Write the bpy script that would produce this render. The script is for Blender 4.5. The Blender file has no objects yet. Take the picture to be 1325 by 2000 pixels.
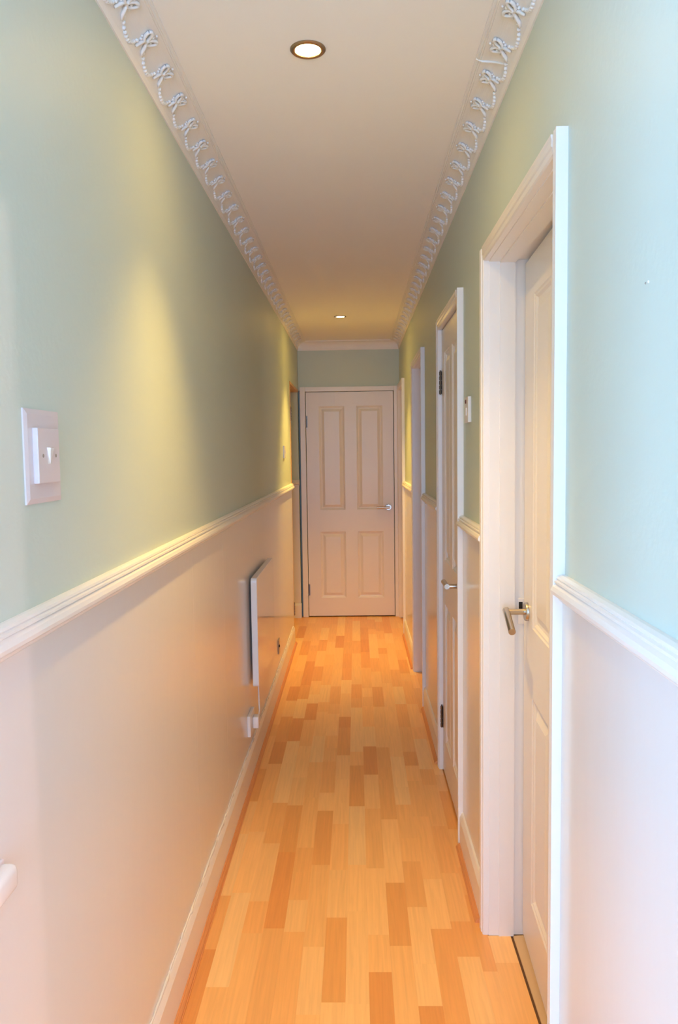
import bpy, bmesh, math, random
from mathutils import Matrix, Vector

SC = bpy.context.scene
COL = SC.collection
random.seed(7)

# ------------------------------------------------------------------ camera
F_PX, PITCH, YAW, ROLL, CAM_Z = 1525.0, 0.0759, -0.0226, 0.0139, 1.4575
cam_data = bpy.data.cameras.new('camera')
cam = bpy.data.objects.new('camera', cam_data); COL.objects.link(cam); SC.camera = cam
cam_data.sensor_fit = 'VERTICAL'; cam_data.sensor_height = 36.0
cam_data.lens = F_PX / 2000.0 * 36.0
cam_data.clip_start = 0.02
_R = Vector((math.cos(YAW), -math.sin(YAW), 0))
_Fw = Vector((math.cos(PITCH) * math.sin(YAW), math.cos(PITCH) * math.cos(YAW), -math.sin(PITCH)))
_U = Vector((math.sin(PITCH) * math.sin(YAW), math.sin(PITCH) * math.cos(YAW), math.cos(PITCH)))
_r = math.cos(ROLL) * _R - math.sin(ROLL) * _U
_u = math.sin(ROLL) * _R + math.cos(ROLL) * _U
cam.matrix_world = Matrix(((_r.x, _u.x, -_Fw.x, 0), (_r.y, _u.y, -_Fw.y, 0), (_r.z, _u.z, -_Fw.z, CAM_Z), (0, 0, 0, 1)))

# ------------------------------------------------------------------ world, lights, exposure
w = bpy.data.worlds.new('world'); SC.world = w; w.use_nodes = True
w.node_tree.nodes['Background'].inputs[0].default_value = (0.62, 0.78, 1.0, 1)
w.node_tree.nodes['Background'].inputs[1].default_value = 0.35
SC.view_settings.view_transform = 'Standard'; SC.view_settings.look = 'None'
SC.view_settings.gamma = 1.0; SC.view_settings.use_curve_mapping = False
SC.view_settings.exposure = 0.09
SC.cycles.diffuse_bounces = 6; SC.cycles.glossy_bounces = 3; SC.cycles.max_bounces = 7
SC.cycles.use_adaptive_sampling = True; SC.cycles.adaptive_threshold = 0.09; SC.cycles.adaptive_min_samples = 16
SC.cycles.caustics_refractive = False; SC.cycles.caustics_reflective = False

DAY = (0.365, 0.595, 1.0)
WARM = (1.0, 0.60, 0.13)
SPOT_W, LENS_E = (82.0, 148.0), 285.0
def area(name, loc, rot, sx, sy, watts, col=DAY):
    d = bpy.data.lights.new(name, 'AREA'); d.shape = 'RECTANGLE'; d.size = sx; d.size_y = sy
    d.energy = watts; d.color = col
    o = bpy.data.objects.new(name, d); COL.objects.link(o); o.location = loc; o.rotation_euler = rot
    return o
H = math.pi / 2
area('daylight_hall_window', (-2.12, -0.65, 1.22), (0, -H, 0), 0.95, 1.15, 86)
area('daylight_entrance_glazing', (-0.1, -2.22, 1.35), (H, 0, 0), 0.9, 1.6, 84)
area('left_wall_patch_light', (2.42, -0.37, 2.29), (0, H, 0), 0.08, 0.08, 22, (1.0, 0.62, 0.6))  # added unseen warm light that throws the bright patch on the left wall
area('daylight_far_room_window', (1.88, 4.7, 1.5), (0, H, 0), 1.0, 1.0, 2.5)

# ------------------------------------------------------------------ helpers
def lin(r, g, b):
    f = lambda c: (c / 255 / 12.92) if c / 255 <= 0.04045 else ((c / 255 + 0.055) / 1.055) ** 2.4
    return (f(r), f(g), f(b), 1)

def new_mat(name):
    m = bpy.data.materials.new(name); m.use_nodes = True
    return m, m.node_tree, m.node_tree.nodes['Principled BSDF']

def paint(name, col, rough, bump=0.0, scale=60.0, var=0.0, spec=0.5, stretch=(1, 1, 1)):
    m, nt, b = new_mat(name)
    b.inputs['Base Color'].default_value = col
    b.inputs['Roughness'].default_value = rough
    b.inputs['Specular IOR Level'].default_value = spec
    g = nt.nodes.new('ShaderNodeNewGeometry')
    mp = nt.nodes.new('ShaderNodeMapping'); mp.inputs['Scale'].default_value = stretch
    nt.links.new(g.outputs['Position'], mp.inputs['Vector'])
    if var:
        n = nt.nodes.new('ShaderNodeTexNoise'); n.inputs['Scale'].default_value = 2.3; n.inputs['Detail'].default_value = 4
        nt.links.new(mp.outputs[0], n.inputs['Vector'])
        mx = nt.nodes.new('ShaderNodeMix'); mx.data_type = 'RGBA'
        mx.inputs[6].default_value = tuple(c * (1 - var) for c in col[:3]) + (1,)
        mx.inputs[7].default_value = tuple(min(1, c * (1 + var)) for c in col[:3]) + (1,)
        nt.links.new(n.outputs['Fac'], mx.inputs[0]); nt.links.new(mx.outputs[2], b.inputs['Base Color'])
    if bump:
        n2 = nt.nodes.new('ShaderNodeTexNoise'); n2.inputs['Scale'].default_value = scale; n2.inputs['Detail'].default_value = 3
        nt.links.new(mp.outputs[0], n2.inputs['Vector'])
        bp = nt.nodes.new('ShaderNodeBump'); bp.inputs['Strength'].default_value = bump; bp.inputs['Distance'].default_value = 0.002
        nt.links.new(n2.outputs['Fac'], bp.inputs['Height']); nt.links.new(bp.outputs[0], b.inputs['Normal'])
    return m

M = {}
M['green'] = paint('sage_green_wall_paint', lin(202, 216, 207), 0.5, 0.25, 70, 0.02, 0.3)
M['gloss'] = paint('white_gloss_paint', lin(228, 226, 224), 0.2, 0.16, 16, 0.015, 0.5, (1, 1, 0.4))
M['trim'] = paint('white_satin_trim', lin(238, 234, 230), 0.3, 0.1, 40, 0.015)
M['door'] = paint('white_door_paint', lin(235, 230, 226), 0.32, 0.12, 50, 0.01)
M['ceil'] = paint('white_ceiling_emulsion', lin(249, 247, 245), 0.85, 0.1, 90, 0.01, 0.2)
M['cove'] = paint('white_plaster_coving', lin(242, 240, 238), 0.6, 0.12, 80, 0.0, 0.3)
M['relief'] = paint('white_plaster_relief', lin(240, 240, 240), 0.45, 0.0, 80, 0.0, 0.4)
M['plastic'] = paint('white_plastic', lin(236, 233, 232), 0.25)
M['plate'] = paint('pinkish_white_plastic', lin(222, 212, 214), 0.3)
M['dark'] = paint('dark_gap', lin(34, 26, 22), 0.8)
M['gap_brown'] = paint('mottled_brown_gap', lin(104, 72, 46), 0.9, 0.3, 60, 0.3)  # mottled dark brown colour of the strip in the threshold gap
M['red'] = paint('red_indicator', lin(96, 24, 18), 0.25)
M['hearth'] = paint('heater_white_enamel', lin(240, 240, 240), 0.08)
M['grey'] = paint('grey_metal_plate', lin(158, 148, 138), 0.35)
M['strip'] = paint('pale_bare_timber', lin(214, 180, 138), 0.6, 0.2, 60, 0.06, 0.3, (6, 1, 1))
M['lining'] = paint('varnished_pine_edge', lin(206, 160, 96), 0.4, 0.1, 60, 0.05, 0.4)

def metal(name, col, rough):
    m, nt, b = new_mat(name)
    b.inputs['Base Color'].default_value = col; b.inputs['Metallic'].default_value = 1
    b.inputs['Roughness'].default_value = rough
    return m
M['steel'] = metal('brushed_steel', lin(196, 184, 170), 0.26)
M['hinge'] = metal('dull_steel_hinge', lin(128, 118, 108), 0.35)
M['bezel'] = metal('satin_nickel', lin(170, 150, 130), 0.35)

def wood(name, use_obj, col=None, rough=0.3):
    m, nt, b = new_mat(name)
    L = nt.links.new
    g = nt.nodes.new('ShaderNodeNewGeometry'); oi = nt.nodes.new('ShaderNodeObjectInfo')
    mp = nt.nodes.new('ShaderNodeMapping'); mp.inputs['Scale'].default_value = (55, 2.2, 55)
    L(g.outputs['Position'], mp.inputs['Vector'])
    mul = nt.nodes.new('ShaderNodeMath'); mul.operation = 'MULTIPLY'; mul.inputs[1].default_value = 37
    L(oi.outputs['Random'], mul.inputs[0])
    cmb = nt.nodes.new('ShaderNodeCombineXYZ'); L(mul.outputs[0], cmb.inputs[0]); L(mul.outputs[0], cmb.inputs[1])
    L(cmb.outputs[0], mp.inputs['Location'])
    n = nt.nodes.new('ShaderNodeTexNoise'); n.inputs['Scale'].default_value = 2.0; n.inputs['Detail'].default_value = 6; n.inputs['Distortion'].default_value = 0.6
    L(mp.outputs[0], n.inputs['Vector'])
    rr = nt.nodes.new('ShaderNodeMapRange'); rr.inputs[1].default_value = 0.3; rr.inputs[2].default_value = 0.7
    rr.inputs[3].default_value = 0.93; rr.inputs[4].default_value = 1.05
    L(n.outputs['Fac'], rr.inputs[0])
    mx = nt.nodes.new('ShaderNodeMix'); mx.data_type = 'RGBA'; mx.blend_type = 'MULTIPLY'; mx.inputs[0].default_value = 1
    if use_obj: L(oi.outputs['Color'], mx.inputs[6])
    else: mx.inputs[6].default_value = col
    L(rr.outputs[0], mx.inputs[7]); L(mx.outputs[2], b.inputs['Base Color'])
    b.inputs['Roughness'].default_value = rough
    return m
M['plank'] = wood('beech_laminate', True, rough=0.33)
M['slab'] = wood('beech_laminate_base', False, lin(240, 173, 100), 0.33)
M['bead'] = wood('red_beech_beading', False, lin(222, 150, 92), 0.4)

def emit(name, col, s):
    m, nt, b = new_mat(name)
    b.inputs['Base Color'].default_value = (0.9, 0.9, 0.9, 1)
    b.inputs['Emission Color'].default_value = col; b.inputs['Emission Strength'].default_value = s
    return m
M['lens'] = emit('lit_halogen_lens', WARM + (1,), LENS_E)
m, nt, b = new_mat('window_glass'); b.inputs['Transmission Weight'].default_value = 1; b.inputs['Roughness'].default_value = 0.02; b.inputs['IOR'].default_value = 1.45
M['glass'] = m

# --- mesh helpers (all in world coordinates)
def box(bm, x0, x1, y0, y1, z0, z1):
    v = [bm.verts.new(p) for p in ((x0, y0, z0), (x1, y0, z0), (x1, y1, z0), (x0, y1, z0), (x0, y0, z1), (x1, y0, z1), (x1, y1, z1), (x0, y1, z1))]
    for f in ((0, 3, 2, 1), (4, 5, 6, 7), (0, 1, 5, 4), (1, 2, 6, 5), (2, 3, 7, 6), (3, 0, 4, 7)):
        bm.faces.new([v[i] for i in f])
    return v

def boxes(*bs):
    bm = bmesh.new()
    for b_ in bs: box(bm, *b_)
    return bm

def bevel(bm, w_, seg=2):
    bmesh.ops.bevel(bm, geom=list(bm.edges), offset=w_, segments=seg, affect='EDGES', profile=0.5, clamp_overlap=True)
    return bm

def extrude_profile(bm, pts, a, b_, fn):
    """closed 2D profile pts extruded from a to b; fn(p,q,t) -> xyz"""
    A = [bm.verts.new(fn(p, q, a)) for p, q in pts]; B = [bm.verts.new(fn(p, q, b_)) for p, q in pts]
    n = len(pts)
    for i in range(n):
        bm.faces.new((A[i], A[(i + 1) % n], B[(i + 1) % n], B[i]))
    bm.faces.new(A[::-1]); bm.faces.new(B)
    return bm

def tube(bm, pts, rad, seg=10, cap=True):
    pts = [Vector(p) for p in pts]; rings = []
    rads = rad if isinstance(rad, (list, tuple)) else [rad] * len(pts)
    up = None
    for i, p in enumerate(pts):
        t = (pts[min(i + 1, len(pts) - 1)] - pts[max(i - 1, 0)]).normalized()
        if up is None: up = t.orthogonal().normalized()
        n = (up - t * up.dot(t))
        n = n.normalized() if n.length > 1e-6 else t.orthogonal().normalized()
        up = n; b_ = t.cross(n)
        rings.append([bm.verts.new(p + rads[i] * (math.cos(2 * math.pi * k / seg) * n + math.sin(2 * math.pi * k / seg) * b_)) for k in range(seg)])
    for i in range(len(rings) - 1):
        for k in range(seg):
            bm.faces.new((rings[i][k], rings[i][(k + 1) % seg], rings[i + 1][(k + 1) % seg], rings[i + 1][k]))
    if cap:
        bm.faces.new(rings[0][::-1]); bm.faces.new(rings[-1])
    return bm

def obj(name, bm, mat, parent=None, smooth=False, label=None, cat=None, kind=None, group=None):
    bmesh.ops.recalc_face_normals(bm, faces=bm.faces)
    me = bpy.data.meshes.new(name); bm.to_mesh(me); bm.free()
    if smooth:
        for p in me.polygons: p.use_smooth = True
        try: me.set_sharp_from_angle(angle=math.radians(40))
        except Exception: pass
    me.materials.append(M[mat] if isinstance(mat, str) else mat)
    o = bpy.data.objects.new(name, me); COL.objects.link(o)
    if parent is not None: attach(o, parent)
    tag(o, label, cat, kind, group)
    return o

def attach(o, parent):
    o.parent = parent
    if parent.type == 'EMPTY': o.matrix_parent_inverse = Matrix.Translation(-parent.location)

def tag(o, label=None, cat=None, kind=None, group=None):
    if label: o['label'] = label
    if cat: o['category'] = cat
    if kind: o['kind'] = kind
    if group: o['group'] = group

def empty(name, loc, label, cat, kind=None, group=None):
    o = bpy.data.objects.new(name, None); COL.objects.link(o); o.location = loc; o.empty_display_size = 0.1
    tag(o, label, cat, kind, group)
    return o

# ------------------------------------------------------------------ dimensions
XL, XR, YE, ZC = -0.499, 0.384, 6.866, 2.42
WT = 0.10                       # wall thickness
YLS, YLE = 0.70, 5.97           # left wall start / end
ZD = 1.99                       # door head
FACE = 0.362                    # face of right-hand casings
# right-hand openings: casing outer near, outer far, casing width
OPEN = {'near': (-0.17, 0.75, 0.05), 'd3': (1.44, 2.30, 0.038), 'd2': (2.80, 3.54, 0.042), 'd1': (4.35, 5.135, 0.04), 'd0': (6.14, 6.852, 0.04)}

# ------------------------------------------------------------------ structure
floor = obj('floor', boxes((-2.3, 2.5, -2.4, 7.0, -0.06, -0.008)), 'slab', label='orange beech laminate floor of short staggered strips along the hallway', cat='floor', kind='structure')
ceiling = obj('ceiling', boxes((-2.3, 2.5, -2.4, 7.0, ZC, ZC + 0.05)), 'ceil', label='plain white painted ceiling running the length of the hallway', cat='ceiling', kind='structure')

wall_left = obj('wall_left', boxes((XL - WT, XL, YLS, YLE, -0.008, ZC), (XL - WT, XL, YLE, 6.84, 2.005, ZC)), 'green',
                label='long left wall, sage green above a glossy white lower half', cat='wall', kind='structure')
bm = bmesh.new(); yy = -2.4
for k in ('near', 'd3', 'd2', 'd1', 'd0'):
    a, b_, cw = OPEN[k]
    box(bm, XR, XR + WT, yy, a + cw * 0.6, -0.008, ZC)
    box(bm, XR, XR + WT, a + cw * 0.6, b_ - cw * 0.6, ZD + 0.012, ZC)
    yy = b_ - cw * 0.6
box(bm, XR, XR + WT, yy, YE, -0.008, ZC)
wall_right = obj('wall_right', bm, 'green', label='right wall pierced by white doorways, sage green above white lower half', cat='wall', kind='structure')

DX0, DX1 = -0.4325, 0.3295      # back door leaf
wall_back = obj('wall_back', boxes((-0.499, XR + WT, YE, YE + 0.09, 2.0, ZC), (-0.486, DX0 - 0.006, YE, YE + 0.09, -0.008, 2.0), (DX1 + 0.006, XR + WT, YE, YE + 0.09, -0.008, 2.0),
                                   (-1.7, XR + WT, YE + 0.09, YE + 0.13, -0.008, ZC)), 'green',
                label='narrow sage green end wall above the closed panelled door', cat='wall', kind='structure')
wall_passage = obj('wall_passage', boxes((-1.6, -0.502, 6.84, 6.95, -0.008, ZC), (-1.7, -1.6, 5.87, 6.95, -0.008, ZC), (-1.6, XL - WT, 5.87, 5.97, -0.008, ZC)), 'green',
                   label='sage green wall of side passage glimpsed left of the end door', cat='wall', kind='structure')
# spaces behind the camera and beyond the doorways on the right
bm = boxes((-2.3, -2.2, -2.4, 0.7, -0.008, 0.7), (-2.3, -2.2, -2.4, 0.7, 1.75, ZC), (-2.3, -2.2, -2.4, -1.25, 0.7, 1.75), (-2.3, -2.2, -0.05, 0.7, 0.7, 1.75),
           (-2.2, XL - WT, 0.6, 0.7, -0.008, ZC))
wall_hall = obj('wall_hall', bm, 'green', label='green wall of the entrance hall behind the viewpoint', cat='wall', kind='structure')
bm = boxes((-2.2, -0.58, -2.4, -2.3, -0.008, ZC), (0.38, XR, -2.4, -2.3, -0.008, ZC), (-0.58, 0.38, -2.4, -2.3, 2.18, ZC), (-0.58, 0.38, -2.4, -2.3, -0.008, 0.5))
wall_rear = obj('wall_rear', bm, 'green', label='green rear wall of the entrance hall with tall glazing', cat='wall', kind='structure')
bm = boxes((2.45, 2.5, -1.3, 1.0, -0.008, ZC), (XR + WT, 2.5, -1.35, -1.3, -0.008, ZC), (XR + WT, 2.5, 1.0, 1.05, -0.008, ZC),
           (1.95, 2.0, 3.9, 6.0, -0.008, ZC), (XR + WT, 2.0, 3.85, 3.9, -0.008, ZC), (XR + WT, 2.0, 6.0, 6.05, -0.008, ZC))
wall_rooms = obj('wall_rooms', bm, 'ceil', label='pale walls of the rooms beyond the right-hand doorways', cat='wall', kind='structure')

def window(n, bs, pane, label):
    o = empty('window_%d' % n, ((pane[0] + pane[1]) / 2, (pane[2] + pane[3]) / 2, pane[4]), label, 'window', 'structure')
    for b_ in bs: obj('window_bar', boxes(b_), 'trim', o)
    obj('pane', boxes(pane), 'glass', o)
window(1, [(-2.28, -2.22, -1.25, -1.2, 0.7, 1.75), (-2.28, -2.22, -0.1, -0.05, 0.7, 1.75), (-2.28, -2.22, -1.2, -0.1, 0.7, 0.75), (-2.28, -2.22, -1.2, -0.1, 1.7, 1.75)],
       (-2.252, -2.248, -1.2, -0.1, 0.75, 1.7), 'white framed window in the side wall of the entrance hall')
window(2, [(-0.58, -0.53, -2.38, -2.32, 0.5, 2.18), (0.33, 0.38, -2.38, -2.32, 0.5, 2.18), (-0.53, 0.33, -2.38, -2.32, 0.5, 0.55), (-0.53, 0.33, -2.38, -2.32, 2.13, 2.18)],
       (-0.53, 0.33, -2.352, -2.348, 0.55, 2.13), 'tall white framed glazing in the rear wall of the entrance hall')

# --- floor planks: strips 64 mm wide, staggered
TONES = [lin(250, 194, 122), lin(247, 186, 112), lin(242, 177, 103), lin(237, 167, 92), lin(230, 155, 82), lin(251, 202, 134)]
WGT = [22, 24, 20, 14, 10, 12]
pm = bpy.data.meshes.new('plank'); bm = bmesh.new(); box(bm, 0, 1, 0, 1, 0, 1); bmesh.ops.recalc_face_normals(bm, faces=bm.faces); bm.to_mesh(pm); bm.free(); pm.materials.append(M['plank'])
def plank(x0, x1, y0, y1):
    o = bpy.data.objects.new('plank', pm); COL.objects.link(o); o.parent = floor
    o.location = (x0 + 0.00005, y0 + 0.00005, -0.008); o.scale = (x1 - x0 - 0.0001, y1 - y0 - 0.0001, 0.008 + random.uniform(-0.00008, 0))
    t = random.choices(TONES, WGT)[0]; j = random.uniform(0.965, 1.035)
    o.color = (t[0] * j, t[1] * j, t[2] * j, 1)
SW = 0.0642
rng_end = YE + 0.005
def run(x0, x1, ya, yb, phase):
    y = ya - phase
    while y < yb - 0.02:
        Ln = random.choice((0.17, 0.28, 0.34, 0.38, 0.42, 0.46))
        a, b_ = max(y, ya), min(y + Ln, yb)
        if yb - b_ < 0.06: b_ = yb
        if b_ - a > 0.03: plank(x0, x1, a, b_)
        y = b_ if b_ >= a else y + Ln
x = XL + 0.004
while x < XR - 0.012:
    x1 = min(x + SW, XR - 0.004)
    run(x, x1, 1.25, rng_end, random.uniform(0, 0.3)); x += SW
run(XR - 0.004, XR + 0.064, 1.482, 2.258, 0.15)      # doorway of the nearest right-hand door
run(XR - 0.004, XR + 0.06, 4.392, 5.092, 0.1)
run(XL - 0.12, XL - 0.06, 5.98, 6.835, 0.1); run(XL - 0.06, XL + 0.004, 5.975, 6.835, 0.22)

# --- lower wall boards
def lower(wall, side, a, b_):
    if side < 0: obj('wainscot_panel', boxes((XL, XL + 0.004, a + 0.0006, b_ - 0.0006, 0.0, 1.20)), 'gloss', wall)
    else: obj('wainscot_panel', boxes((XR - 0.004, XR, a + 0.0006, b_ - 0.0006, 0.0, 1.20)), 'gloss', wall)
for a, b_ in ((YLS, 2.315), (2.315, 2.85), (2.85, YLE)): lower(wall_left, -1, a, b_)
SEG = [(0.75, 1.44), (2.30, 2.80), (3.54, 4.35), (5.135, 6.14)]
for a, b_ in SEG: lower(wall_right, 1, a, b_)
obj('wainscot_panel', boxes((-1.6, -0.503, 6.836, 6.84, 0, 1.2)), 'gloss', wall_passage)

# --- dado rails
DADO = [(0, 1.176), (.007, 1.176), (.011, 1.179), (.012, 1.183), (.009, 1.186), (.020, 1.188), (.026, 1.193), (.0265, 1.199), (.023, 1.206), (.017, 1.2105), (.0205, 1.213), (.0195, 1.2165), (.0145, 1.218), (.0165, 1.221), (.0145, 1.2245), (.007, 1.227), (0, 1.227)]
n_trim = [0]
def trim(bm, mat, label, cat, smooth=False):
    n_trim[0] += 1
    return obj('trim_%d' % n_trim[0], bm, mat, None, smooth, label, cat, 'structure')
bm = bmesh.new(); extrude_profile(bm, DADO, YLS, YLE + 0.004, lambda p, q, t: (XL + p, t, q))
trim(bm, 'trim', 'long moulded white dado rail running along the left wall', 'dado rail')
for (a, b_), wh in zip(SEG, ('at the right edge beside the nearest door casing', 'between the two nearest right-hand doors', 'between the hinged cupboard door and the open doorway', 'beyond the open doorway near the end')):
    bm = bmesh.new(); extrude_profile(bm, DADO, a, b_, lambda p, q, t: (XR - p, t, q))
    trim(bm, 'trim', 'short white dado rail on right wall ' + wh, 'dado rail')
bm = bmesh.new(); extrude_profile(bm, DADO, -1.6, -0.497, lambda p, q, t: (t, 6.84 - p, q))
trim(bm, 'trim', 'stub of white dado rail left of the end door', 'dado rail')

# --- skirting boards and beading
def skirt_prof(h): return [(0, 0), (.018, 0), (.018, h - .022), (.014, h - .012), (.010, h - .004), (.004, h), (0, h)]
bm = bmesh.new(); extrude_profile(bm, skirt_prof(.14), YLS, 5.88, lambda p, q, t: (XL + p, t, q))
bl = obj('baseboard_left', bm, 'trim', label='long white skirting board with cracked caulk along left wall', cat='skirting board', kind='structure')
bm = bmesh.new(); pts, rad = [], []
y = 1.3
while y < 5.86:
    pts.append((XL + 0.006 + random.uniform(-.001, .0015), y, .1405 + random.uniform(-.0015, .002))); rad.append(random.uniform(.002, .0055) if random.random() > .15 else .0008); y += random.uniform(.012, .05)
tube(bm, pts, rad, 6)
obj('caulk_line', bm, 'gloss', bl, True, 'uneven brush-daubed white caulk along the skirting top')
QR = [(0, 0), (.015, 0), (.015, .003), (.0125, .0042), (.0118, .008), (.0085, .0118), (.0045, .0138), (.004, .0160), (0, .0165)]
for k, (a, b_) in enumerate(SEG):
    bm = bmesh.new(); extrude_profile(bm, skirt_prof(.128), a, b_, lambda p, q, t: (XR - p, t, q))
    obj('baseboard_right' if k == 0 else 'baseboard_right_%d' % (k + 1), bm, 'trim', None, False,
        'white skirting board on right wall ' + ('before the nearest door', 'between the two nearest doors', 'between cupboard door and open doorway', 'beyond the open doorway')[k], 'skirting board', 'structure')
bm = bmesh.new(); extrude_profile(bm, skirt_prof(.13), -1.6, -0.497, lambda p, q, t: (t, 6.84 - p, q))
obj('baseboard_passage', bm, 'trim', None, False, 'white skirting board stub left of the end door', 'skirting board', 'structure')
for a, b_ in ((YLS, 3.24), (3.245, 5.90)):
    bm = bmesh.new(); extrude_profile(bm, QR, a, b_, lambda p, q, t: (XL + .018 + p, t, q))
    trim(bm, 'bead', 'reddish beech floor beading along the left skirting, ' + ('nearer length' if a < 1 else 'farther length'), 'beading')
for k, (a, b_) in enumerate(SEG):
    bm = bmesh.new(); extrude_profile(bm, QR, a + (0.0 if k == 0 else .022), b_ - .012, lambda p, q, t: (XR - .018 - p, t, q))
    trim(bm, 'bead', 'reddish beech floor beading on the right ' + ('before the nearest door', 'between the two nearest doors', 'between cupboard door and open doorway', 'beyond the open doorway')[k], 'beading')

# --- coving with bow and swag relief
CD, CP = 0.075, 0.078           # drop and projection
def cove_curve(t):
    """t 0 (wall edge) .. 1 (ceiling edge) -> (projection, drop below ceiling), normal"""
    if t < 0.16: k = t / 0.16; return (0.004 + 0.004 * k, CD - 0.013 * k)
    if t > 0.86: k = (t - 0.86) / 0.14; return (CP - 0.016 + 0.016 * k, 0.009 - 0.005 * k)
    k = (t - 0.16) / 0.70; a = k * math.pi / 2
    return (0.008 + (CP - 0.024) * (1 - math.cos(a)), 0.009 + (CD - 0.022) * (1 - math.sin(a)))
prof = [(0, 0), (0, CD), (0.004, CD)] + [cove_curve(i / 24) for i in range(0, 25)] + [(CP, 0.0)]
# two fine reeds at the ceiling edge
prof = prof[:-4] + [(CP - .013, .0075), (CP - .011, .0095), (CP - .0085, .0065), (CP - .006, .0085), (CP - .003, .0045), (CP, .0045), (CP, 0)]
def cove_point(side, s, t, h):
    (p0, d0), (p1, d1) = cove_curve(max(0, t - .01)), cove_curve(min(1, t + .01)); p, d = cove_curve(t)
    tx, tz = p1 - p0, -(d1 - d0); l = math.hypot(tx, tz) or 1
    nx, nz = tz / l, -tx / l           # towards the room (down and out)
    if nx < 0: nx, nz = -nx, -nz
    p += nx * h; z = ZC - d + nz * h
    return ((XL + p) if side < 0 else (XR - p), s, z)
def swag_mesh(side, pitch):
    bm = bmesh.new(); P = lambda s, t, h=.0025: Vector(cove_point(side, s, t, h))
    def blob(c, r, sub=1):
        mm = Matrix.Translation(c); bmesh.ops.create_icosphere(bm, subdivisions=sub, radius=r, matrix=mm)
    # bow: two upper loops, lower loop pair, knot
    for sgn in (-1, 1):
        loop = []
        for k in range(11):
            a = 2 * math.pi * k / 10
            loop.append(P(sgn * (0.014 + 0.0125 * math.cos(a)), 0.66 + 0.095 * math.sin(a) + 0.06 * math.cos(a), .005))
        tube(bm, loop, .0042, 6, False)
        tube(bm, [P(sgn * .003, .58, .004), P(sgn * .013, .47, .0045), P(sgn * .017, .40, .003), P(sgn * .024, .33, .003)], [.0036, .0048, .0046, .003], 6)
        blob(P(sgn * .016, .64, .0035), .004); blob(P(sgn * .026, .56, .0035), .0032)
    blob(P(0, .60, .005), .0062); blob(P(0, .74, .004), .0046); blob(P(0, .82, .003), .0032)
    # garland of beads dipping towards the wall
    n = 13
    for k in range(n):
        q = k / (n - 1); s = .018 + q * (pitch - .036)
        t = .52 - .30 * math.sin(math.pi * q) ** .8
        blob(P(s, max(.17, t), .002), .0042 + .002 * math.sin(math.pi * q))
    bmesh.ops.recalc_face_normals(bm, faces=bm.faces)
    me = bpy.data.meshes.new('swag_relief'); bm.to_mesh(me); bm.free(); me.materials.append(M['relief'])
    for p in me.polygons: p.use_smooth = True
    return me
for side, y0, pitch, lab in ((-1, 1.692, .1535, 'left'), (1, 1.762, .1525, 'right')):
    bm = bmesh.new(); ya, yb = (YLS, YE) if side < 0 else (-2.3, YE)
    fn = (lambda p, q, t: (XL + p, t, ZC - q)) if side < 0 else (lambda p, q, t: (XR - p, t, ZC - q))
    extrude_profile(bm, prof, ya, yb, fn)
    tr = trim(bm, 'cove', 'ornate white coving with bows and swags along the %s wall' % lab, 'coving')
    me = swag_mesh(side, pitch)
    k = -5
    while y0 + pitch * k < YE - .12:
        o = bpy.data.objects.new('swag_relief', me); COL.objects.link(o); o.parent = tr; o.location = (0, y0 + pitch * k, 0); k += 1
tube_pts = [cove_point(1, y_, t_, .001) for y_, t_ in ((2.0, 1.0), (2.003, .86), (1.998, .70), (1.985, .55), (1.965, .40), (1.945, .30))]
obj('joint_filler', tube(bmesh.new(), tube_pts, [.0015, .0028, .0032, .0032, .0028, .0015], 6), 'relief', tr, True, 'raised curved filler ridge across a coving joint')
bm = bmesh.new(); extrude_profile(bm, prof, XL, XR, lambda p, q, t: (t, YE - p, ZC - q))
trim(bm, 'cove', 'plain white coving across the end wall', 'coving')

# ------------------------------------------------------------------ doors
def leaf(parent, fr, W, Hh, th, xs, zs, mat='door', label=None):
    """four-panel leaf. fr(a, n, z) -> world; a across 0..W, n outwards from face (0 = face), z up from leaf bottom"""
    bm = bmesh.new()
    A = [0, xs[0], xs[1], xs[2], xs[3], W]; Z = [0, zs[0], zs[1], zs[2], zs[3], Hh]
    for i in range(5):
        for j in range(5):
            if i in (1, 3) and j in (1, 3): continue
            bm.faces.new([bm.verts.new(fr(*c)) for c in ((A[i], 0, Z[j]), (A[i + 1], 0, Z[j]), (A[i + 1], 0, Z[j + 1]), (A[i], 0, Z[j + 1]))])
    for q in (((0, 0, 0), (0, -th, 0), (0, -th, Hh), (0, 0, Hh)), ((W, 0, 0), (W, -th, 0), (W, -th, Hh), (W, 0, Hh)),
              ((0, 0, 0), (W, 0, 0), (W, -th, 0), (0, -th, 0)), ((0, 0, Hh), (W, 0, Hh), (W, -th, Hh), (0, -th, Hh)),
              ((0, -th, 0), (W, -th, 0), (W, -th, Hh), (0, -th, Hh))):
        bm.faces.new([bm.verts.new(fr(*c)) for c in q])
    bmesh.ops.remove_doubles(bm, verts=bm.verts, dist=1e-5)
    lf = obj('door_leaf', bm, mat, parent, label=label)
    for i in (1, 3):
        for j in (1, 3):
            bm = bmesh.new(); prev = None
            for ins, dep in ((0, 0), (.003, -.0035), (.008, -.0045), (.014, -.0105), (.022, -.0115), (.026, -.0105), (.046, -.0025), (.050, -.0025)):
                c = [bm.verts.new(fr(a, dep, z)) for a, z in ((A[i] + ins, Z[j] + ins), (A[i + 1] - ins, Z[j] + ins), (A[i + 1] - ins, Z[j + 1] - ins), (A[i] + ins, Z[j + 1] - ins))]
                if prev:
                    for k in range(4): bm.faces.new((prev[k], prev[(k + 1) % 4], c[(k + 1) % 4], c[k]))
                prev = c
            bm.faces.new(prev)
            obj('panel', bm, mat, lf)
    return lf

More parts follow.
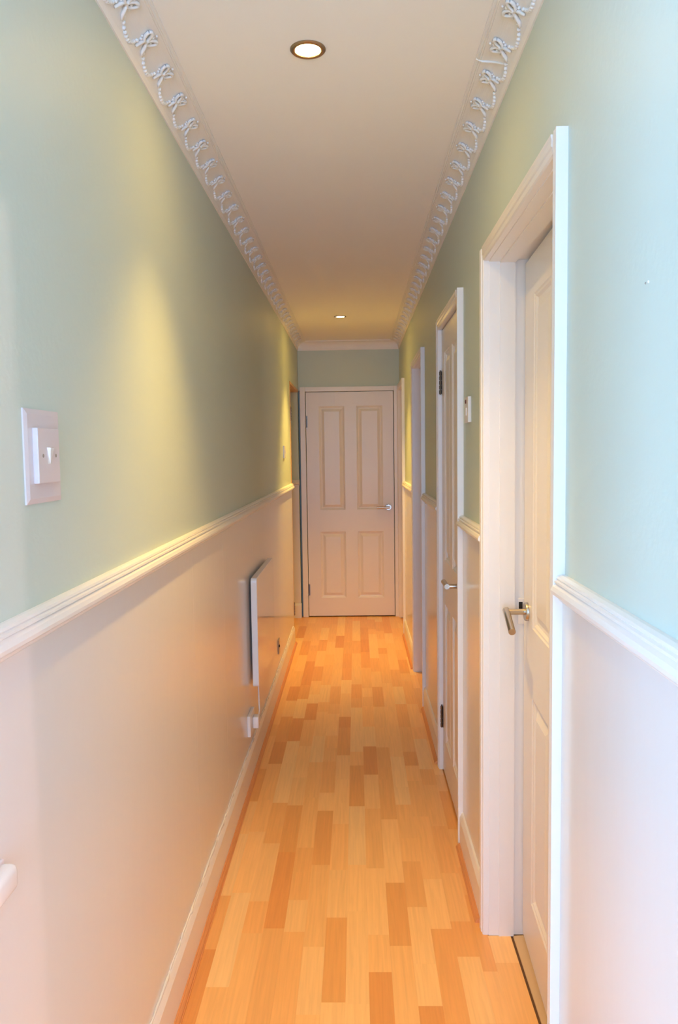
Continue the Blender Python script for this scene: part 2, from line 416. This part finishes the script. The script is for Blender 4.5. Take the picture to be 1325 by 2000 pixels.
def handle(lf, fr, a, z, d, out=.056, length=.112, droop=0.0):
    """rose, neck and lever; d = +1/-1 direction of the lever along a"""
    h = obj('lever_handle', tube(bmesh.new(), [fr(a, .006, z), fr(a, out - .004, z), fr(a + d * .001, out, z)], .0088, 14), 'steel', lf, True, 'brushed steel round bar lever handle')
    bm = bmesh.new(); tube(bm, [fr(a - d * .0095, out, z + droop * .0095), fr(a + d * length, out, z - droop * length)], .0100, 14)
    lev = obj('lever', bm, 'steel', lf, True)
    bm = bmesh.new(); tube(bm, [fr(a, 0, z), fr(a, .007, z), fr(a, .0095, z)], [.0265, .0265, .0245], 24)
    obj('handle_rose', bm, 'steel', lf, True)

def hinge(parent, fr, a, z):
    bm = bmesh.new()
    for k in range(5):
        tube(bm, [fr(a, .006, z - .050 + k * .0202), fr(a, .006, z - .050 + k * .0202 + .0165)], .0062, 10)
    tube(bm, [fr(a, .006, z - .053), fr(a, .006, z + .0535)], .0032, 8)
    for k in (-1, 1):
        vs = [(a + k * .003, .0005, z - .05), (a + k * .014, .0005, z - .05), (a + k * .014, .0005, z + .05), (a + k * .003, .0005, z + .05)]
        bm.faces.new([bm.verts.new(fr(*c)) for c in vs]); bm.faces.new([bm.verts.new(fr(c[0], c[1] + .0015, c[2])) for c in vs])
    hg = obj('hinge', bm, 'hinge', parent, False, 'steel butt hinge')

# door_1: end door, faces -Y
d1 = empty('door_1', (-.05, YE, 0), 'closed white four-panel door with steel lever at the hallway end', 'door', 'structure')
frb = lambda a, n, z: (DX0 + a, YE - .004 - n, .010 + z)
PX = (.112, .335, .440, .668); PZ = (.160, .752, .945, 1.852)
lf = leaf(d1, frb, .762, 1.975, .04, PX, PZ)
handle(lf, frb, .714, .962, -1, .05, .105)
hinge(lf, frb, -.002, 1.72); hinge(lf, frb, -.002, .235)
for b_ in ((DX0 - .052, DX0 - .005, YE - .018, YE, 0, 2.03), (DX1 + .005, DX1 + .048, YE - .018, YE, 0, 2.03), (DX0 - .005, DX1 + .005, YE - .018, YE, 1.989, 2.03)):
    obj('casing', bevel(boxes(b_), .003), 'trim', d1)
obj('top_patch', bevel(boxes((DX0 + .25, DX0 + .60, YE - .0055, YE - .0042, 1.875, 1.968)), .0006, 1), 'door', lf, label='faint painted-over rectangular patch on the top rail')

def casings(parent, key, ztop=2.03, steps=True):
    a, b_, cw = OPEN[key]
    P = [(0, 0), (0, .022), (.004, .022), (.010, .0205), (cw * .55, .0215), (cw * .62, .0185), (cw - .003, .0185), (cw, .015), (cw, 0)]
    bm = bmesh.new(); extrude_profile(bm, P, 0, ztop - .001, lambda p, q, t: (XR - q, a + p, t)); obj('casing', bm, 'trim', parent)
    bm = bmesh.new(); extrude_profile(bm, P, 0, ztop - .001, lambda p, q, t: (XR - q, b_ - p, t)); obj('casing', bm, 'trim', parent)
    bm = bmesh.new(); extrude_profile(bm, P, a + cw, b_ - cw, lambda p, q, t: (XR - q, t, ztop - p)); obj('casing', bm, 'trim', parent)

def lining(parent, key, segs, ztop=2.03):
    """jamb and head linings: segs = list of (x0, x1, inset) measured from casing inner edge, + = further into the wall"""
    a, b_, cw = OPEN[key]
    ya, yb, zh = a + cw, b_ - cw, ztop - cw
    for nm in ('near', 'far', 'head'):
        bm = bmesh.new()
        for x0, x1, ins in segs:
            if nm == 'near': box(bm, x0, x1, a + cw * .6 - .001, ya - ins, 0, zh + .012)
            elif nm == 'far': box(bm, x0, x1, yb + ins, b_ - cw * .6 + .001, 0, zh + .012)
            else: box(bm, x0, x1, ya - ins, yb + ins, zh + ins, max(zh + .018, ZD + .012))
        obj('jamb' if nm != 'head' else 'head_lining', bm, 'trim', parent)

# door_2: cupboard door on the right, hinged at its far side, flush with the wall
a, b_, cw = OPEN['d2']
d2 = empty('door_2', (XR, (a + b_) / 2, 0), 'white four-panel door hinged on far side, second on the right', 'door', 'structure')
casings(d2, 'd2'); lining(d2, 'd2', [(XR - .001, XR + .095, .001)])
W2 = (b_ - a) - 2 * cw - .006
fr2 = lambda p, n, z: (XR - n, b_ - cw - .003 - p, .008 + z)          # p from the hinge (far) side
lf = leaf(d2, fr2, W2, 1.975, .04, (.098, .288, .362, .552), (.155, .78, .975, 1.872))
hinge(lf, fr2, -.002, 1.752); hinge(lf, fr2, -.002, .243)
handle(lf, fr2, W2 - .055, .945, -1, .05, .105)

# door_3: nearest door on the right, deep reveal, slightly ajar inwards
a, b_, cw = OPEN['d3']
d3 = empty('door_3', (XR, (a + b_) / 2, 0), 'white four-panel door slightly ajar in deep casing, nearest on right', 'door', 'structure')
casings(d3, 'd3'); lining(d3, 'd3', [(XR - .001, XR + .029, -.003), (XR + .029, XR + .073, -.007), (XR + .073, XR + .14, .002)])
yn, yf = a + cw + .004, b_ - cw - .003
W3 = yf - yn; ang = math.radians(2.2); X3 = .455
fr3 = lambda p, n, z: (X3 + (p) * math.sin(ang) - n * math.cos(ang), yn + p * math.cos(ang) + n * math.sin(ang) * 0, .012 + z)   # p from the hinge (near) side
lf = leaf(d3, fr3, W3, 1.968, .04, (.125, .340, .430, .648), (.165, .760, .955, 1.862))
handle(lf, fr3, W3 - .060, .988, -1, .060, .098, .36)
ky = b_ - cw + .002
bm = boxes((.467, .497, ky - .0025, ky, .950, 1.026)); kp = obj('strike_plate', bevel(bm, .001, 1), 'plastic', d3, label='white painted strike plate on the jamb')
obj('latch_hole', boxes((.470, .481, ky - .0032, ky - .002, .984, 1.016)), 'dark', kp)
obj('threshold_strip', bevel(boxes((.456, .50, a + cw, b_ - cw, -.008, -.001)), .001, 1), 'strip', d3, label='bare pale timber threshold strip')
obj('threshold_gap', boxes((.4475, .456, a + cw, b_ - cw, -.0078, -.0045)), 'gap_brown', d3)

# door_4: open doorway on the right (leaf swung out of sight into the room)
d4 = empty('door_4', (XR, 4.74, 0), 'open doorway with white casing and daylit jamb, third on right', 'doorway', 'structure')
casings(d4, 'd1'); lining(d4, 'd1', [(XR - .001, XR + .035, -.002), (XR + .035, XR + .07, -.006), (XR + .07, XR + .14, .002)])
# door_5: last door on the right, beside the end wall
a, b_, cw = OPEN['d0']
d5 = empty('door_5', (XR, 6.5, 0), 'farthest white door casing on the right, against the end wall', 'door', 'structure')
casings(d5, 'd0'); lining(d5, 'd0', [(XR - .001, XR + .10, .001)])
fr5 = lambda p, n, z: (XR + .05 - n, a + cw + .003 + p, .008 + z)
leaf(d5, fr5, (b_ - a) - 2 * cw - .006, 1.968, .04, (.09, .27, .345, .535), (.155, .78, .975, 1.872))
# door_6: doorway behind the camera on the right; door_7: lining of the side passage on the left
d6 = empty('door_6', (XR, .29, 0), 'open doorway on the right beside the viewpoint', 'doorway', 'structure')
casings(d6, 'near'); lining(d6, 'near', [(XR - .001, XR + .10, .001)])
d7 = empty('door_7', (XL, YLE, 0), 'open doorway at the far end of the left wall with pine-edged lining', 'doorway', 'structure')
obj('jamb', boxes((XL - WT, XL + .004, YLE, YLE + .022, 0, 2.004)), 'lining', d7)
obj('head_lining', boxes((XL - WT, XL + .004, YLE + .022, 6.839, 1.985, 2.004)), 'lining', d7)
frh = lambda p, n, z: (XL + .000 + n * .8, YLE + .022 + p, z)
hinge(d7, frh, .004, 1.76); hinge(d7, frh, .004, .25)

# ------------------------------------------------------------------ recessed downlights
def downlight(x, y, label):
    o = empty('recessed_downlight', (x, y, ZC), label, 'ceiling light', None, 'downlights in the hallway ceiling')
    bm = bmesh.new(); n = 36; P = [(.0425, 0), (.0425, -.002), (.040, -.0045), (.0345, -.0055), (.031, -.004), (.0295, -.0010)]
    rings = [[bm.verts.new((x + r * math.cos(2 * math.pi * k / n), y + r * math.sin(2 * math.pi * k / n), ZC + z)) for k in range(n)] for r, z in P]
    for i in range(len(P) - 1):
        for k in range(n): bm.faces.new((rings[i][k], rings[i][(k + 1) % n], rings[i + 1][(k + 1) % n], rings[i + 1][k]))
    obj('bezel', bm, 'bezel', o, True, 'satin nickel bezel ring')
    bm = bmesh.new()
    bm.faces.new([bm.verts.new((x + .031 * math.cos(2 * math.pi * k / n), y + .031 * math.sin(2 * math.pi * k / n), ZC - .0018)) for k in range(n)])
    obj('lamp_lens', bm, 'lens', o, False, 'glowing warm white lamp face')
    d = bpy.data.lights.new('downlight_beam', 'SPOT'); d.energy = SPOT_W[0 if y < 3 else 1]; d.color = WARM; d.spot_size = math.radians(86); d.spot_blend = 1.0; d.shadow_soft_size = .028
    l = bpy.data.objects.new('downlight_beam', d); COL.objects.link(l); l.location = (x, y, ZC - .012); attach(l, o)
downlight(-.103, 1.943, 'round recessed downlight glowing in the near part of the ceiling')
downlight(-.099, 5.624, 'small round recessed downlight glowing near the end wall')

# ------------------------------------------------------------------ fittings on the walls
# large switch on the left
s = empty('light_switch', (XL, 1.195, 1.39), 'white rocker light switch with wide pale surround, large on near left wall', 'light switch')
bm = bmesh.new(); prev = None
for ins, h in ((0, 0), (0, .0025), (.008, .005)):
    c = [bm.verts.new((XL + h, yy_, zz_)) for yy_, zz_ in ((1.163 + ins, 1.385 + ins), (1.300 - ins, 1.385 + ins), (1.300 - ins, 1.531 - ins), (1.163 + ins, 1.531 - ins))]
    if prev:
        for k in range(4): bm.faces.new((prev[k], prev[(k + 1) % 4], c[(k + 1) % 4], c[k]))
    prev = c
bm.faces.new(prev)
obj('surround', bm, 'plate', s, label='pinkish white surround plate')
sp = obj('switch_plate', bevel(boxes((XL + .0045, XL + .0135, 1.187, 1.273, 1.416, 1.502)), .0015), 'plate', s)
bm = bmesh.new()
v = [bm.verts.new(c) for c in ((XL + .0133, 1.221, 1.472), (XL + .0133, 1.239, 1.472), (XL + .0133, 1.239, 1.446), (XL + .0133, 1.221, 1.446), (XL + .0190, 1.2225, 1.4715), (XL + .0190, 1.2375, 1.4715), (XL + .0143, 1.2305, 1.447))]
for f in ((0, 1, 5, 4), (4, 5, 6), (1, 2, 6, 5), (0, 4, 6, 3), (3, 6, 2)): bm.faces.new([v[i] for i in f])
obj('rocker', bm, 'plastic', sp, label='white wedge rocker')
for yy_ in (1.205, 1.256):
    obj('screw', tube(bmesh.new(), [(XL + .0125, yy_, 1.459), (XL + .0141, yy_, 1.459)], .003, 10), 'grey', sp)

# rounded fitting at the lower left edge of the frame
s = empty('plug_adaptor', (XL, .985, .85), 'small rounded white plastic fitting at the lower left picture edge', 'wall fitting')
bm = boxes((XL + .004, XL + .030, .925, 1.022, .868, .905)); bevel(bm, .009, 4)
obj('body', bm, 'plastic', s, True)
obj('base', bevel(boxes((XL + .004, XL + .009, .920, 1.024, .866, .908)), .002, 2), 'plate', s)

# panel heater
hy0, hy1, hz0, hz1 = 3.49, 4.20, .392, .895
hx0, hx1 = XL + .015, XL + .043
s = empty('panel_heater', (XL, (hy0 + hy1) / 2, hz0), 'slim white glossy panel heater mounted on the lower left wall', 'heater')
bm = boxes((hx0, hx1, hy0, hy1, hz0, hz1))
bmesh.ops.bevel(bm, geom=[e for e in bm.edges if abs(e.verts[0].co.x - e.verts[1].co.x) > .01], offset=.018, segments=5, affect='EDGES', profile=.5)
bmesh.ops.bevel(bm, geom=[e for e in bm.edges if e.calc_face_angle(0) > 1.0], offset=.002, segments=2, affect='EDGES', profile=.5)
obj('body', bm, 'hearth', s)
for yy_ in (hy0 + .12, hy1 - .12):
    obj('bracket', boxes((XL + .004, hx0 + .001, yy_ - .02, yy_ + .02, hz0 + .1, hz1 - .1)), 'grey', s)
obj('power_cable', tube(bmesh.new(), [(XL + .03, hy0 + .07, hz0 + .004), (XL + .032, hy0 + .068, hz0 - .05), (XL + .036, hy0 + .05, .27), (XL + .034, hy0 + .02, .235), (XL + .038, hy0 - .015, .228)], .0032, 8), 'plastic', s, True, 'thin white power cable')

# socket with plug under the heater
s = empty('wall_socket', (XL, 3.44, .20), 'white wall socket with a plug in it, below the panel heater', 'socket')
obj('box', bevel(boxes((XL + .004, XL + .019, 3.36, 3.50, .205, .300)), .003), 'plastic', s)
pl = empty('plug', (XL + .02, 3.44, .22), 'white three-pin plug pushed into the socket below the heater', 'plug')
bm = boxes((XL + .0195, XL + .046, 3.425, 3.475, .222, .275)); bevel(bm, .005, 3); obj('body', bm, 'plastic', pl, True)

# small grey plate further along
s = empty('metal_socket', (XL, 4.78, .22), 'small thin metal socket plate low on the far left wall', 'socket')
mp = obj('plate', bevel(boxes((XL + .004, XL + .009, 4.72, 4.80, .222, .310)), .0015, 1), 'grey', s)
obj('switch', bevel(boxes((XL + .0088, XL + .014, 4.74, 4.755, .262, .276)), .001, 1), 'dark', mp)

# far switch on left wall
s = empty('light_switch', (XL, 5.40, 1.42), 'small white light switch at the far end of the left wall', 'light switch')
sp = obj('switch_plate', bevel(boxes((XL, XL + .010, 5.352, 5.438, 1.424, 1.510)), .002), 'plastic', s)
obj('rocker', bevel(boxes((XL + .0095, XL + .014, 5.386, 5.404, 1.452, 1.482)), .001, 1), 'plastic', sp)

# fused switch on the right wall
s = empty('fused_switch', (XR, 2.65, 1.55), 'white wall switch with a dark red dot, beside the second right-hand door', 'wall switch')
sp = obj('switch_plate', bevel(boxes((XR - .011, XR, 2.612, 2.698, 1.552, 1.638)), .002), 'plastic', s)
obj('indicator', tube(bmesh.new(), [(XR - .0105, 2.662, 1.6225), (XR - .0135, 2.662, 1.6225)], [.007, .006], 12), 'red', sp, label='dark red indicator dot')
obj('rocker', bevel(boxes((XR - .0135, XR - .0105, 2.645, 2.665, 1.575, 1.602)), .001, 1), 'plastic', sp)

# wall plug hole on the right
s = empty('wall_plug', (XR, 1.045, 1.672), 'tiny filled screw hole high on the bright right wall', 'screw hole')
for dy, r in ((0, .0022), (.010, .0016)):
    obj('filler', tube(bmesh.new(), [(XR, 1.045 + dy, 1.674), (XR - .0012, 1.045 + dy, 1.674)], [r, r * .7], 8), 'grey' if dy else 'trim', s)
